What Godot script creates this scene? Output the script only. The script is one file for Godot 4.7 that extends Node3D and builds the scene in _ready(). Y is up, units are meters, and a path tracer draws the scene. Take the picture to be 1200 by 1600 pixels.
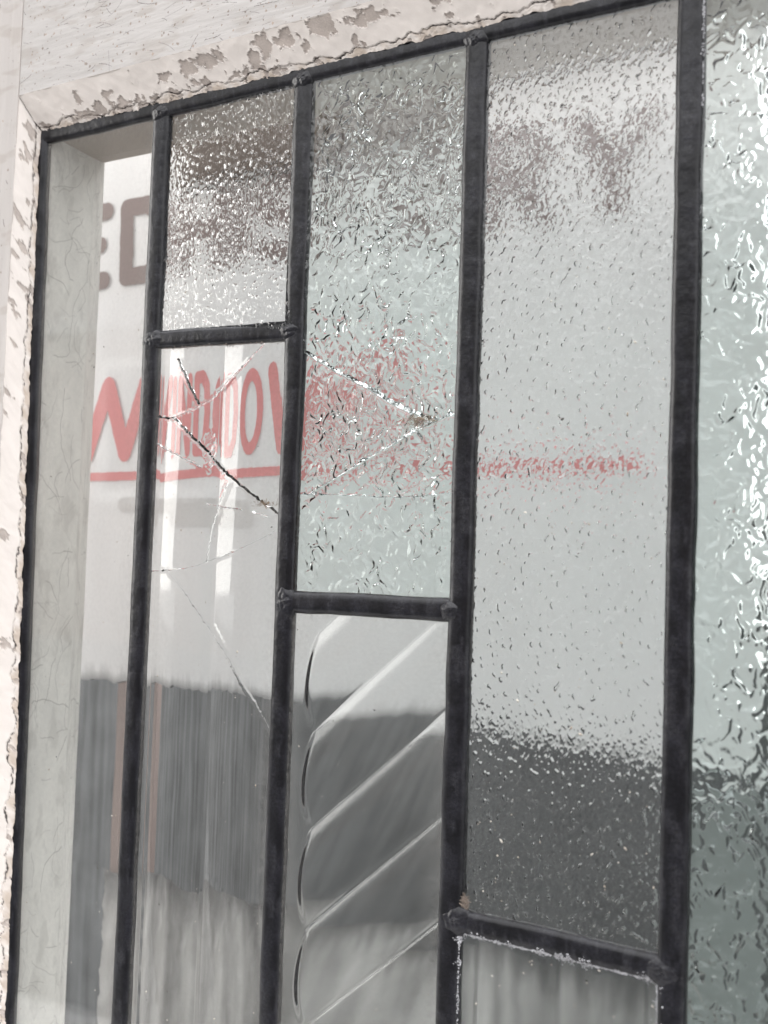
extends Node3D
# A leaded window in a peeling painted frame, standing in front of a white sign. Working unit below: millimetres in the plane of the glass (x right, y up, z towards the viewer); V() turns them into metres.

class Acc:
	var v := PackedVector3Array()
	var n := PackedVector3Array()
	var c := PackedColorArray()
	var uv := PackedVector2Array()
	var i := PackedInt32Array()

var rng := RandomNumberGenerator.new()
var noises := {}

func V(x: float, y: float, z: float) -> Vector3:
	return Vector3(x, y, z) * 0.001

func lin(r: float, g: float, b: float) -> Color:
	return Color(r, g, b)

func noise(key: String, freq: float, octaves := 1, kind := FastNoiseLite.TYPE_SIMPLEX_SMOOTH) -> FastNoiseLite:
	var id := "%s %f %d" % [key, freq, octaves]
	if not noises.has(id):
		var f := FastNoiseLite.new()
		f.noise_type = kind
		f.seed = hash(key) % 10000
		f.frequency = freq
		f.fractal_type = FastNoiseLite.FRACTAL_FBM if octaves > 1 else FastNoiseLite.FRACTAL_NONE
		f.fractal_octaves = octaves
		noises[id] = f
	return noises[id]

# ---------- mesh helpers ----------
# a grid of (nu+1) x (nv+1) points fn(u, v) in millimetres, facing "outward" at its middle
func sheet(a: Acc, nu: int, nv: int, fn: Callable, outward: Vector3, cfn = null) -> void:
	var pts := PackedVector3Array()
	pts.resize((nu + 1) * (nv + 1))
	var w := nu + 1
	for j in nv + 1:
		for i in w:
			pts[j * w + i] = fn.call(float(i) / nu, float(j) / nv)
	var mi := nu / 2
	var mj := nv / 2
	var du := pts[mj * w + mini(mi + 1, nu)] - pts[mj * w + maxi(mi - 1, 0)]
	var dv := pts[mini(mj + 1, nv) * w + mi] - pts[maxi(mj - 1, 0) * w + mi]
	var s := 1.0 if du.cross(dv).dot(outward) > 0.0 else -1.0
	var base := a.v.size()
	var normals := PackedVector3Array()
	normals.resize(pts.size())
	var cols := PackedColorArray()
	cols.resize(pts.size())
	for j in nv + 1:
		var j0 := maxi(j - 1, 0) * w
		var j1 := mini(j + 1, nv) * w
		for i in w:
			var k := j * w + i
			normals[k] = ((pts[j * w + mini(i + 1, nu)] - pts[j * w + maxi(i - 1, 0)]).cross(pts[j1 + i] - pts[j0 + i]) * s).normalized()
			cols[k] = cfn.call(float(i) / nu, float(j) / nv) if cfn != null else Color.WHITE
	for k in pts.size():
		pts[k] *= 0.001
	a.v.append_array(pts)
	a.n.append_array(normals)
	a.c.append_array(cols)
	var idx := PackedInt32Array()
	idx.resize(nu * nv * 6)
	var q := 0
	for j in nv:
		for i in nu:
			var p := base + j * w + i
			if s > 0.0:
				idx[q] = p; idx[q + 1] = p + w + 1; idx[q + 2] = p + 1
				idx[q + 3] = p; idx[q + 4] = p + w; idx[q + 5] = p + w + 1
			else:
				idx[q] = p; idx[q + 1] = p + 1; idx[q + 2] = p + w + 1
				idx[q + 3] = p; idx[q + 4] = p + w + 1; idx[q + 5] = p + w
			q += 6
	a.i.append_array(idx)

# a flat four-cornered face a-b-c-d with texture coordinates 0..1
func quad(a: Acc, p0: Vector3, p1: Vector3, p2: Vector3, p3: Vector3, outward: Vector3, col := Color.WHITE) -> void:
	var base := a.v.size()
	var n := (p1 - p0).cross(p2 - p0).normalized()
	var s := n.dot(outward) > 0.0
	for p in [p0, p1, p2, p3]:
		a.v.append(p * 0.001)
		a.n.append(n if s else -n)
		a.c.append(col)
	a.uv.append_array(PackedVector2Array([Vector2(0, 1), Vector2(1, 1), Vector2(1, 0), Vector2(0, 0)]))
	a.i.append_array(PackedInt32Array([base, base + 2, base + 1, base, base + 3, base + 2] if s else [base, base + 1, base + 2, base, base + 2, base + 3]))

# a box with chamfered edges, corners lo and hi
func box(a: Acc, lo: Vector3, hi: Vector3, ch := 0.8, col := Color.WHITE) -> void:
	var c := (lo + hi) / 2.0
	var h := (hi - lo) / 2.0
	for ax in 3:
		for sg in [-1.0, 1.0]:
			var d := Vector3.ZERO; d[ax] = sg
			var e := Vector3.ZERO; e[(ax + 1) % 3] = 1.0
			var f := Vector3.ZERO; f[(ax + 2) % 3] = 1.0
			var m: Vector3 = c + d * h
			var eh := e * (h[(ax + 1) % 3] - ch)
			var fh := f * (h[(ax + 2) % 3] - ch)
			quad(a, m - eh - fh, m + eh - fh, m + eh + fh, m - eh + fh, d, col)
			# the chamfer between this face and the next axis' two faces
			for s2 in [-1.0, 1.0]:
				var m1: Vector3 = c + d * h[ax] + e * s2 * (h[(ax + 1) % 3] - ch)
				var m2: Vector3 = c + d * (h[ax] - ch) + e * s2 * h[(ax + 1) % 3]
				quad(a, m1 - fh, m1 + fh, m2 + fh, m2 - fh, d + e * s2, col)

func mesh_of(a: Acc, m: ArrayMesh = null, coloured := true) -> ArrayMesh:
	if m == null:
		m = ArrayMesh.new()
	var s := []
	s.resize(Mesh.ARRAY_MAX)
	s[Mesh.ARRAY_VERTEX] = a.v
	s[Mesh.ARRAY_NORMAL] = a.n
	if coloured and a.c.size() == a.v.size():
		s[Mesh.ARRAY_COLOR] = a.c
	if a.uv.size() == a.v.size():
		s[Mesh.ARRAY_TEX_UV] = a.uv
	s[Mesh.ARRAY_INDEX] = a.i
	m.add_surface_from_arrays(Mesh.PRIMITIVE_TRIANGLES, s)
	return m

func obj(called: String, mesh: Mesh, mats: Array, parent: Node, label := "", kind := "") -> MeshInstance3D:
	var o := MeshInstance3D.new()
	o.name = called
	o.mesh = mesh
	for k in mats.size():
		o.set_surface_override_material(k, mats[k])
	parent.add_child(o, true)
	if label: o.set_meta("label", label)
	if kind: o.set_meta("kind", kind)
	return o

func thing(called: String, label: String, category: String) -> Node3D:
	var o := Node3D.new()
	o.name = called
	add_child(o, true)
	o.set_meta("label", label)
	o.set_meta("category", category)
	return o

# ---------- materials ----------
func paint(called: String, col: Color, rough := 0.6, vertex := false) -> StandardMaterial3D:
	var m := StandardMaterial3D.new()
	m.resource_name = called
	m.albedo_color = col.linear_to_srgb()
	m.roughness = rough
	m.vertex_color_use_as_albedo = vertex
	return m

func glass(called: String, tint: Color, rough := 0.02) -> StandardMaterial3D:
	var m := StandardMaterial3D.new()
	m.resource_name = called
	m.transparency = BaseMaterial3D.TRANSPARENCY_ALPHA
	m.albedo_color = Color(tint.r, tint.g, tint.b, 0.0)
	m.roughness = rough
	m.refraction_enabled = true
	m.refraction_scale = 0.05
	return m

func tex(im: Image) -> ImageTexture:
	return ImageTexture.create_from_image(im)

func noise_bump(key: String, freq: float, octaves: int, size := 512) -> NoiseTexture2D:
	var t := NoiseTexture2D.new()
	t.width = size
	t.height = size
	t.seamless = true
	var f := FastNoiseLite.new()
	f.seed = hash(key) % 9999
	f.noise_type = FastNoiseLite.TYPE_SIMPLEX_SMOOTH
	f.frequency = freq
	f.fractal_octaves = octaves
	t.noise = f
	return t

# ---------- glass ----------
# a solid pane between x0..x1, y0..y1; the relief of each side in millimetres comes from fr and bk
func pane(x0: float, x1: float, y0: float, y1: float, step: float, fr: Callable, bk: Callable, back_rows: int, thick := 3.0) -> Acc:
	var a := Acc.new()
	var nu := maxi(2, int((x1 - x0) / step))
	var nv := maxi(2, int((y1 - y0) / step))
	var zf := thick / 2.0
	var front := func(u: float, v: float) -> Vector3:
		var x := lerpf(x0, x1, u)
		var y := lerpf(y0, y1, v)
		return Vector3(x, y, zf + fr.call(x, y))
	var back := func(u: float, v: float) -> Vector3:
		var x := lerpf(x0, x1, u)
		var y := lerpf(y0, y1, v)
		return Vector3(x, y, -zf - bk.call(x, y))
	sheet(a, nu, nv, front, Vector3(0, 0, 1))
	sheet(a, nu, back_rows if back_rows else nv, back, Vector3(0, 0, -1))
	for side in 2:
		sheet(a, nu, 1, func(u, v): return front.call(u, side).lerp(back.call(u, side), v), Vector3(0, side * 2 - 1, 0))
		sheet(a, nv, 1, func(u, v): return front.call(side, u).lerp(back.call(side, u), v), Vector3(side * 2 - 1, 0, 0))
	return a

func flat(_x: float, _y: float) -> float:
	return 0.0

func wavy(x: float, y: float) -> float:
	return 0.05 * noise("wavy", 0.016, 2).get_noise_2d(x, y)

# rolled crystal relief: facets between the points of a warped lattice of random heights
func crystal(seed_: int, cx: float, cy: float, amount: float, lean: Vector2) -> Callable:
	var wx := noise("wx%d" % seed_, 0.085, 2)
	var wy := noise("wy%d" % seed_, 0.085, 2)
	var soft := noise("ws%d" % seed_, 0.03)
	var heights := PackedFloat32Array()
	heights.resize(65536)
	var r := RandomNumberGenerator.new()
	r.seed = seed_
	for k in 65536:
		heights[k] = r.randf()
	var relief := func(x: float, y: float) -> float:
		var u := (x + wx.get_noise_2d(x, y) * cx * 1.5) / cx + 500.0
		var v := (y + wy.get_noise_2d(x, y) * cy * 1.5) / cy + 500.0
		var i := int(u)
		var j := int(v)
		var fu := u - i
		var fv := v - j
		var a := heights[(i * 131 + j * 7919) & 65535] * 0.62 + (0.38 if (i + j) & 1 else 0.0)
		var b := heights[((i + 1) * 131 + j * 7919) & 65535] * 0.62 + (0.38 if ((i + 1) + j) & 1 else 0.0)
		var c := heights[(i * 131 + (j + 1) * 7919) & 65535] * 0.62 + (0.38 if (i + (j + 1)) & 1 else 0.0)
		var d := heights[((i + 1) * 131 + (j + 1) * 7919) & 65535] * 0.62 + (0.38 if ((i + 1) + (j + 1)) & 1 else 0.0)
		var h := 0.0
		if (i * 73 + j * 151) % 5 < 3:
			h = a + (b - a) * fu + (c - a) * fv if fu + fv < 1.0 else d + (c - d) * (1.0 - fu) + (b - d) * (1.0 - fv)
		else:
			h = a + (b - a) * fu + (d - b) * fv if fu > fv else a + (d - c) * fu + (c - a) * fv
		return (h - 0.5) * amount * (0.85 + 0.5 * soft.get_noise_2d(x, y))
	return func(x: float, y: float) -> float:
		var h: float = relief.call(x, y)
		h = relief.call(x + lean.x * h, y + lean.y * h)
		return relief.call(x + lean.x * h, y + lean.y * h)

func seg_dist(p: Vector2, a: Vector2, b: Vector2) -> float:
	var ab := b - a
	var t := clampf((p - a).dot(ab) / ab.length_squared(), 0.0, 1.0)
	return (p - a - ab * t).length()

# a wandering line through the given corners
func wander(pts: Array, jag: float, step := 1.1) -> PackedVector2Array:
	var out := PackedVector2Array()
	var nz := noise("jag", 0.35, 2)
	for k in pts.size() - 1:
		var a: Vector2 = pts[k]
		var b: Vector2 = pts[k + 1]
		var n := maxi(1, int(a.distance_to(b) / step))
		var side := (b - a).orthogonal().normalized()
		for i in n:
			var p := a.lerp(b, float(i) / n)
			out.append(p + side * nz.get_noise_2d(p.x, p.y) * jag)
	out.append(pts[-1])
	return out

# a crack: a thin leaning gap of air inside the glass, from z0 near the front to z1 near the back
func crack_gap(line: PackedVector2Array, z0: float, z1: float, lean: Vector2, w0: float, w1: float) -> ArrayMesh:
	var a := Acc.new()
	var nz := noise("wall", 0.45, 2)
	var n := line.size() - 1
	for side in [-1.0, 1.0]:
		var at := func(u: float, v: float) -> Vector3:
			var k := int(round(u * n))
			var p: Vector2 = line[k]
			var w := lerpf(w0, w1, u) * (0.7 + 0.7 * absf(nz.get_noise_2d(p.x * 0.5, p.y * 0.5)))
			var rough := nz.get_noise_3d(p.x, p.y, v * 4.0) * 0.07
			var thick: float = side * (0.10 + 0.02 * nz.get_noise_3d(p.y, p.x, v * 3.0 + 9.0))
			return Vector3(p.x + lean.x * (w * v + rough * v + thick), p.y + lean.y * (w * v + rough * v + thick), lerpf(z0, z1, v))
		# the glass ends here, so its surface faces into the gap
		sheet(a, n, 4, at, Vector3(lean.x, lean.y, 0.0) * -side)
	return mesh_of(a, null, false)

# dust and grey bloom lying in a crack
func crack_wall(line: PackedVector2Array, z0: float, z1: float, lean: Vector2, w0: float, w1: float) -> ArrayMesh:
	var a := Acc.new()
	var nz := noise("wall", 0.45, 2)
	var n := line.size() - 1
	sheet(a, n, 4, func(u, v):
		var p: Vector2 = line[int(round(u * n))]
		var w := lerpf(w0, w1, u) * (0.7 + 0.7 * absf(nz.get_noise_2d(p.x * 0.5, p.y * 0.5)))
		var rough := nz.get_noise_3d(p.x, p.y, v * 4.0) * 0.07
		return Vector3(p.x + lean.x * (w * v + rough * v), p.y + lean.y * (w * v + rough * v), lerpf(z0, z1, v)), Vector3(lean.x, lean.y, 0.6))
	return mesh_of(a)

# ---------- lead ----------
func lead_colour(x: float, y: float, c: float, front: bool, extra: float) -> Color:
	var n := noise("lead", 0.045, 3).get_noise_2d(x * 1.6, y)
	var col := Color(0.30, 0.30, 0.33).lerp(Color(0.85, 0.85, 0.92), clampf(n * 1.1 + 0.3, 0.0, 1.0))
	var scuff := noise("scuff", 0.07, 3).get_noise_2d(x * 2.5 + 90.0, y * 0.5)
	if scuff > 0.2:
		col = col.lerp(Color(2.2, 2.2, 2.3), minf(0.6, (scuff - 0.2) * 2.5))
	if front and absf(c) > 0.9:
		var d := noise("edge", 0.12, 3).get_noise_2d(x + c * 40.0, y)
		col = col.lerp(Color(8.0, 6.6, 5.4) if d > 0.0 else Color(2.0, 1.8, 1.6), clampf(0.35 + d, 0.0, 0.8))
	if extra > 0.0:
		var wn := noise("oxide", 0.2, 3).get_noise_2d(x, y)
		var wf := noise("oxidefine", 0.5, 2).get_noise_2d(x, y)
		col = col.lerp(Color(26.0, 26.0, 27.0), clampf((extra + wn * 0.9 + wf * 0.6 - 0.5) * 1.8, 0.0, 0.9))
	return col

# a rounded lead strip from p to q
func came(p: Vector2, q: Vector2, half: float, high: float, deep: float, oxide = null) -> ArrayMesh:
	var a := Acc.new()
	var along := (q - p).normalized()
	var side := Vector2(along.y, -along.x)
	if absf(along.y) < 0.5:
		side = -side
	var rows := int(p.distance_to(q) / 0.9)
	var wob := noise("wob", 0.02, 2)
	var dent := noise("dent", 0.09, 3)
	var fine := noise("dentfine", 0.45, 2)
	var around := 26
	var at := func(u: float, v: float) -> Array:
		var th := u * TAU
		var c := cos(th)
		var s := sin(th)
		var m := p.lerp(q, v)
		var w := half * (1.0 + 0.05 * wob.get_noise_2d(m.x * 2.0 + 30.0, m.y))
		var X := w * signf(c) * pow(absf(c), 0.62)
		var hz := (high if s > 0.0 else deep) * pow(absf(s), 0.75)
		X += wob.get_noise_2d(m.x, m.y + 400.0) * 0.4 + dent.get_noise_3d(m.x, m.y, c * 2.0) * 0.07
		hz += dent.get_noise_3d(m.x + c * 5.0, m.y + 60.0, s) * 0.13
		var xy := m + side * X
		return [Vector3(xy.x, xy.y, hz if s >= 0.0 else -hz), c, s >= 0.0]
	sheet(a, around, rows, func(u, v): return at.call(u, v)[0], Vector3(-1, 0, 0) * (1.0 if side.x > 0.0 else -1.0) if absf(along.y) > 0.5 else Vector3(-side.x, -side.y, 0), func(u, v):
		var r: Array = at.call(u, v)
		return lead_colour(r[0].x, r[0].y, r[1], r[2], oxide.call(r[0].x, r[0].y, r[1]) if oxide != null else 0.0))
	return mesh_of(a)

# a lump of solder over a joint
func solder(c: Vector2, rx: float, ry: float, high: float, turn := 0.0, seed_ := 0.0, pale := 0.0) -> ArrayMesh:
	var a := Acc.new()
	var nz := noise("solder", 0.16, 2)
	var at := func(u: float, v: float) -> Vector3:
		var th := u * TAU
		var r := v
		var k := 1.0 + 0.16 * nz.get_noise_2d(cos(th) * 5.0 + seed_, sin(th) * 5.0)
		var d := Vector2(cos(th) * rx * r * k, sin(th) * ry * r * k).rotated(turn)
		return Vector3(c.x + d.x, c.y + d.y, 1.8 + high * pow(maxf(0.0, 1.0 - r * r), 0.42) + nz.get_noise_2d(d.x * 2.0 + seed_, d.y * 2.0) * 0.5 * (1.0 - r))
	sheet(a, 36, 14, at, Vector3(0, 0, 1), func(u, v):
		var q: Vector3 = at.call(u, v)
		return lead_colour(q.x + 31.0, q.y, 0.0, true, 0.0).lerp(Color(2.4, 2.4, 2.5), pale * (1.0 - v * v)))
	return mesh_of(a)

# ---------- flaking paint on the sloped putty ----------
const PAINT := Color(0.69, 0.637, 0.595)
const UNDER := Color(0.43, 0.375, 0.34)

# patches: [along, across 0..1, half length, half width as share] - flaked spots
func flaking(a: Acc, len0: float, len1: float, nl: int, nw: int, place: Callable, outward: Vector3, width: float, patches: Array, key: String, crack_v: float) -> void:
	var nb := noise(key + "b", 0.16, 4)
	var nf := noise(key + "f", 0.55, 2)
	var lump := noise(key + "l", 0.05, 3)
	var sporadic := noise(key + "s", 0.085, 4)
	var crackn := noise(key + "c", 0.05, 3)
	var crackf := noise(key + "cf", 0.3, 2)
	var info := func(u: float, v: float) -> Array:
		var s := lerpf(len0, len1, u)
		var w := v * width
		var f := 9.0
		for t in patches:
			var dx: float = (s - t[0]) / t[2]
			if absf(dx) > 1.8: continue
			var dy: float = (v - t[1]) / t[3]
			f = minf(f, (sqrt(dx * dx + dy * dy) - 1.0) * minf(t[2], t[3] * width))
		f += nb.get_noise_2d(s, w) * 4.2 + absf(nf.get_noise_2d(s * 0.6, w * 0.6)) * 1.4 - 0.3
		# little chips where the paint meets the lead
		f = minf(f, (0.62 - sporadic.get_noise_2d(s, w) - smoothstep(0.55, 1.0, v) * 0.28) * 9.0)
		# the crack along the lower edge
		var cv := crack_v + crackn.get_noise_1d(s) * 0.16 + crackf.get_noise_1d(s) * 0.03
		var cd := absf(v - cv) * width
		return [f, cd, s, w, v - cv]
	sheet(a, nl, nw, func(u, v):
		var r: Array = info.call(u, v)
		var h := 0.38 if r[0] > 0.0 else 0.0
		if r[0] > 0.0:
			h += 0.3 * exp(-r[0] * 1.4) # lifted rims
		h += lump.get_noise_2d(r[2], r[3]) * 0.6
		if r[4] > 0.0:
			h += 0.25 * crackf.get_noise_2d(r[2], r[3] * 2.0) - 0.35
		var gap := maxf(0.0, 0.10 + 0.42 * crackn.get_noise_1d(r[2] * 1.6 + 50.0))
		if r[1] < gap + 0.3:
			h -= 0.9 * (1.0 - smoothstep(gap * 0.5, gap + 0.3, r[1]))
		return place.call(u, v, h), outward, func(u, v):
		var r: Array = info.call(u, v)
		var dirt := lump.get_noise_2d(r[2] * 1.7 + 80.0, r[3] * 1.7)
		var grain := nf.get_noise_2d(r[2] * 2.0, r[3] * 2.0)
		var col := PAINT * (1.0 + 0.04 * dirt + 0.035 * grain)
		if r[4] > 0.0:
			col = col.lerp(Color(0.45, 0.37, 0.30), clampf(0.25 + dirt + r[4] * 2.0, 0.0, 0.8))
		if r[0] <= 0.0:
			col = UNDER * (1.0 + 0.22 * grain + 0.15 * dirt)
		elif r[0] < 0.22:
			col = col.lerp(Color(0.2, 0.165, 0.14), 0.55)
		var gap := maxf(0.0, 0.10 + 0.42 * crackn.get_noise_1d(r[2] * 1.6 + 50.0))
		if r[1] < gap:
			col = Color(0.05, 0.042, 0.036)
		return col)

# old gloss paint on a flat face: faint grain, fine dark scratches and flecks, as a picture of w x h millimetres
func old_paint(w: float, h: float, px: int, base: Color, scratches: int, flecks: int, seed_: int, lean: float) -> ImageTexture:
	var iw := px
	var ih := int(px * h / w)
	var im := Image.create(iw, ih, false, Image.FORMAT_RGB8)
	var n1 := noise("op1%d" % seed_, 0.011, 4)
	var n2 := noise("op2%d" % seed_, 0.35, 2)
	var n3 := noise("op3%d" % seed_, 0.05, 3)
	var k := w / px
	for y in ih:
		for x in iw:
			var d := 1.0 + 0.07 * n1.get_noise_2d(x * k, y * k) + 0.022 * n2.get_noise_2d(x * k, y * k * 3.0)
			var g := n3.get_noise_2d(x * k * 0.5, y * k * 1.5)
			var c := base * d
			if g > 0.16:
				c = c.lerp(Color(base.r * 0.72, base.g * 0.66, base.b * 0.60), minf(0.4, (g - 0.16) * 1.6))
			im.set_pixel(x, y, c.linear_to_srgb())
	var r := RandomNumberGenerator.new()
	r.seed = seed_
	for s in scratches:
		var p := Vector2(r.randf() * iw, r.randf() * ih)
		var ang := lean + r.randfn(0.0, 0.18) if r.randf() < 0.85 else r.randf() * TAU
		var l := (1.5 + 14.0 * pow(r.randf(), 2.5)) / k
		var dark := 0.25 + 0.5 * r.randf()
		var bend := r.randfn(0.0, 0.4) / l
		for t in int(l * 1.5):
			p += Vector2.from_angle(ang) * 0.66
			ang += bend * 0.66
			if r.randf() < 0.82 and p.x >= 0 and p.y >= 0 and p.x < iw and p.y < ih:
				var o := im.get_pixel(int(p.x), int(p.y))
				im.set_pixel(int(p.x), int(p.y), o.lerp(Color(0.24, 0.22, 0.21), dark))
	for s in flecks:
		var p := Vector2(r.randf() * iw, r.randf() * ih)
		var rad := (0.14 + 0.6 * pow(r.randf(), 5.0)) / k
		var tone := Color(0.36, 0.32, 0.29).lerp(Color(0.62, 0.53, 0.46), r.randf())
		for dy in range(-int(rad) - 1, int(rad) + 2):
			for dx in range(-int(rad) - 1, int(rad) + 2):
				var q := Vector2i(int(p.x) + dx, int(p.y) + dy)
				if Vector2(dx, dy).length() <= rad * (0.7 + 0.6 * r.randf()) and q.x >= 0 and q.y >= 0 and q.x < iw and q.y < ih:
					im.set_pixelv(q, im.get_pixelv(q).lerp(tone, 0.65))
	return tex(im)

# crazed old paint on the bead: long wandering cracks with short side cracks
func crazed(w: int, h: int, base: Color) -> ImageTexture:
	var im := Image.create(w, h, false, Image.FORMAT_RGB8)
	var n1 := noise("cz1", 0.006, 4)
	var n2 := noise("cz2", 0.06, 3)
	for y in h:
		for x in w:
			var c := base * (1.0 + 0.12 * n1.get_noise_2d(x, y * 2.0) + 0.05 * n2.get_noise_2d(x, y))
			var g := n1.get_noise_2d(x * 1.5 + 700.0, y * 3.0)
			if g > 0.2:
				c = c.lerp(Color(0.36, 0.34, 0.31), minf(0.22, (g - 0.2) * 1.0))
			im.set_pixel(x, y, c.linear_to_srgb())
	var r := RandomNumberGenerator.new()
	r.seed = 77
	for k in 130:
		var p := Vector2(r.randf() * w, r.randf() * h)
		var along := r.randf() < 0.45
		var ang := (0.0 if r.randf() < 0.5 else PI) + r.randfn(0.0, 0.25) if along else (PI / 2 if r.randf() < 0.5 else -PI / 2) + r.randfn(0.0, 0.5)
		var l := r.randf_range(60, 260) if along else r.randf_range(15, 60)
		var dark := r.randf_range(0.05, 0.3)
		for t in int(l):
			ang += r.randfn(0.0, 0.09)
			p += Vector2.from_angle(ang)
			if p.x < 0 or p.y < 1 or p.x >= w - 1 or p.y >= h - 1: break
			for q in [Vector2i(p), Vector2i(p) + Vector2i(1, 0)]:
				im.set_pixelv(q, im.get_pixelv(q).lerp(Color(0.42, 0.40, 0.38), dark))
			if r.randf() < 0.012:
				ang += r.randf_range(-1.2, 1.2)
	return tex(im)

# ---------- lettering: brush strokes in millimetres ----------
func strokes(list: Array, width: float, z: float) -> ArrayMesh:
	var a := Acc.new()
	var nz := noise("brush", 0.25, 2)
	var k := 0
	for s in list:
		var line := PackedVector2Array(s)
		for poly in Geometry2D.offset_polyline(line, width / 2.0, Geometry2D.JOIN_ROUND, Geometry2D.END_ROUND):
			var soft := PackedVector2Array()
			for i in poly.size():
				var p: Vector2 = poly[i]
				var q: Vector2 = poly[(i + 1) % poly.size()]
				var n := maxi(1, int(p.distance_to(q) / 1.5))
				for t in n:
					var m := p.lerp(q, float(t) / n)
					soft.append(m + Vector2(nz.get_noise_2d(m.x, m.y), nz.get_noise_2d(m.y + 70.0, m.x)) * 0.4)
			var tri := Geometry2D.triangulate_polygon(soft)
			var base := a.v.size()
			for p in soft:
				a.v.append(V(p.x, p.y, z + 0.04 * k))
				a.n.append(Vector3(0, 0, 1))
			for t in range(0, tri.size(), 3):
				var A := soft[tri[t]]
				var B := soft[tri[t + 1]]
				var C := soft[tri[t + 2]]
				if (B - A).cross(C - A) > 0.0:
					a.i.append_array(PackedInt32Array([base + tri[t], base + tri[t + 2], base + tri[t + 1]]))
				else:
					a.i.append_array(PackedInt32Array([base + tri[t], base + tri[t + 1], base + tri[t + 2]]))
		k += 1
	return mesh_of(a, null, false)

func arc(cx: float, cy: float, rx: float, ry: float, a0: float, a1: float) -> Array:
	var out := []
	for i in 15:
		var t := deg_to_rad(lerpf(a0, a1, i / 14.0))
		out.append(Vector2(cx + rx * cos(t), cy + ry * sin(t)))
	return out

# strokes of one capital in a box of width w and height h, lower left corner at x, y
func capital(ch: String, x: float, y: float, w: float, h: float) -> Array:
	var p := func(fx: float, fy: float) -> Vector2: return Vector2(x + fx * w, y + fy * h)
	match ch:
		"E": return [[p.call(0, 0), p.call(0, 1)], [p.call(0, 1), p.call(1, 1)], [p.call(0, 0.52), p.call(0.85, 0.52)], [p.call(0, 0), p.call(1, 0)]]
		"D": return [[p.call(0.05, 0), p.call(0, 1)], [p.call(0, 1), p.call(0.55, 1), p.call(0.88, 0.86), p.call(1, 0.5), p.call(0.9, 0.15), p.call(0.6, 0), p.call(0.05, 0)]]
		"S": return [arc(x + w / 2, y + h * 0.75, w / 2, h * 0.25, 25, 270) + arc(x + w / 2, y + h * 0.25, w / 2, h * 0.25, 90, -155)]
		"T": return [[p.call(0, 1), p.call(1, 1)], [p.call(0.5, 1), p.call(0.5, 0)]]
		"O": return [arc(x + w / 2, y + h / 2, w / 2, h / 2, 90, 270), arc(x + w / 2, y + h / 2, w / 2, h / 2, -90, 90)]
		"R": return [[p.call(0, 0), p.call(0, 1)], [p.call(0, 1), p.call(0.7, 1), p.call(1, 0.78), p.call(0.7, 0.5), p.call(0, 0.5)], [p.call(0.45, 0.5), p.call(1, 0)]]
		"Y": return [[p.call(0, 1), p.call(0.5, 0.48), p.call(0.5, 0)], [p.call(1, 1), p.call(0.5, 0.48)]]
		"W": return [[p.call(0, 1), p.call(0.24, 0), p.call(0.5, 1), p.call(0.76, 0), p.call(1, 1)]]
		"H": return [[p.call(0, 0), p.call(0, 1)], [p.call(1, 0), p.call(1, 1)], [p.call(0, 0.5), p.call(1, 0.5)]]
		"I": return [[p.call(0.5, 0), p.call(0.5, 1)]]
		"N": return [[p.call(0, 0), p.call(0, 1), p.call(1, 0), p.call(1, 1)]]
	return []

# small pieces of dirt on a face
func specks(count: int, x0: float, x1: float, y0: float, y1: float, z: Callable, big: float) -> ArrayMesh:
	var a := Acc.new()
	for k in count:
		var c := Vector2(rng.randf_range(x0, x1), rng.randf_range(y0, y1))
		var r := big * (0.25 + 0.75 * pow(rng.randf(), 3.0))
		var zz: float = z.call(c.x, c.y)
		var base := a.v.size()
		var tone := Color(0.30, 0.25, 0.20).lerp(Color(0.62, 0.58, 0.52), rng.randf())
		if rng.randf() < 0.25:
			tone = Color(0.06, 0.055, 0.05)
		var stretch := 1.0 + rng.randf() * 1.2
		var turn := rng.randf() * TAU
		for i in 6:
			var d := Vector2.from_angle(i * TAU / 6.0) * r * rng.randf_range(0.7, 1.2)
			d.x *= stretch
			d = d.rotated(turn)
			a.v.append(V(c.x + d.x, c.y + d.y, zz - 0.05))
			a.n.append(Vector3(d.x, d.y, r).normalized())
			a.c.append(tone)
		a.v.append(V(c.x, c.y, zz + r * 0.5))
		a.n.append(Vector3(0, 0, 1))
		a.c.append(tone)
		for i in 6:
			a.i.append_array(PackedInt32Array([base + 6, base + (i + 1) % 6, base + i]))
	return mesh_of(a)

# crumbly white crust along a line, thinning out towards its end; out is the way its loose side faces
func crust(p: Vector2, q: Vector2, out: Vector2, count: int, spread: float, z: float, fade: float) -> ArrayMesh:
	var a := Acc.new()
	var clump := noise("clump", 0.16, 2)
	var k := 0
	while k < count:
		k += 1
		var t := pow(rng.randf(), fade)
		var c := p.lerp(q, t)
		var w := clampf(0.5 + clump.get_noise_2d(c.x, c.y) * 1.4, 0.05, 1.3)
		if rng.randf() > w + 0.25: continue
		var off := rng.randfn(0.0, spread * w)
		c += out * off
		var zz := z - maxf(0.0, off) * 0.8 + maxf(0.0, -off) * 0.75
		var r := rng.randf_range(0.12, 0.42)
		var base := a.v.size()
		var tone := Color(0.46, 0.46, 0.48) * rng.randf_range(0.55, 1.25)
		for i in 5:
			var d := Vector2.from_angle(i * TAU / 5.0 + k) * r * rng.randf_range(0.6, 1.3)
			a.v.append(V(c.x + d.x, c.y + d.y, zz - 0.15))
			a.n.append(Vector3(d.x, d.y, r).normalized())
			a.c.append(tone)
		a.v.append(V(c.x, c.y, zz + r * 0.5))
		a.n.append(Vector3(0, 0, 1))
		a.c.append(tone)
		for i in 5:
			a.i.append_array(PackedInt32Array([base + 5, base + (i + 1) % 5, base + i]))
	return mesh_of(a)

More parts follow.
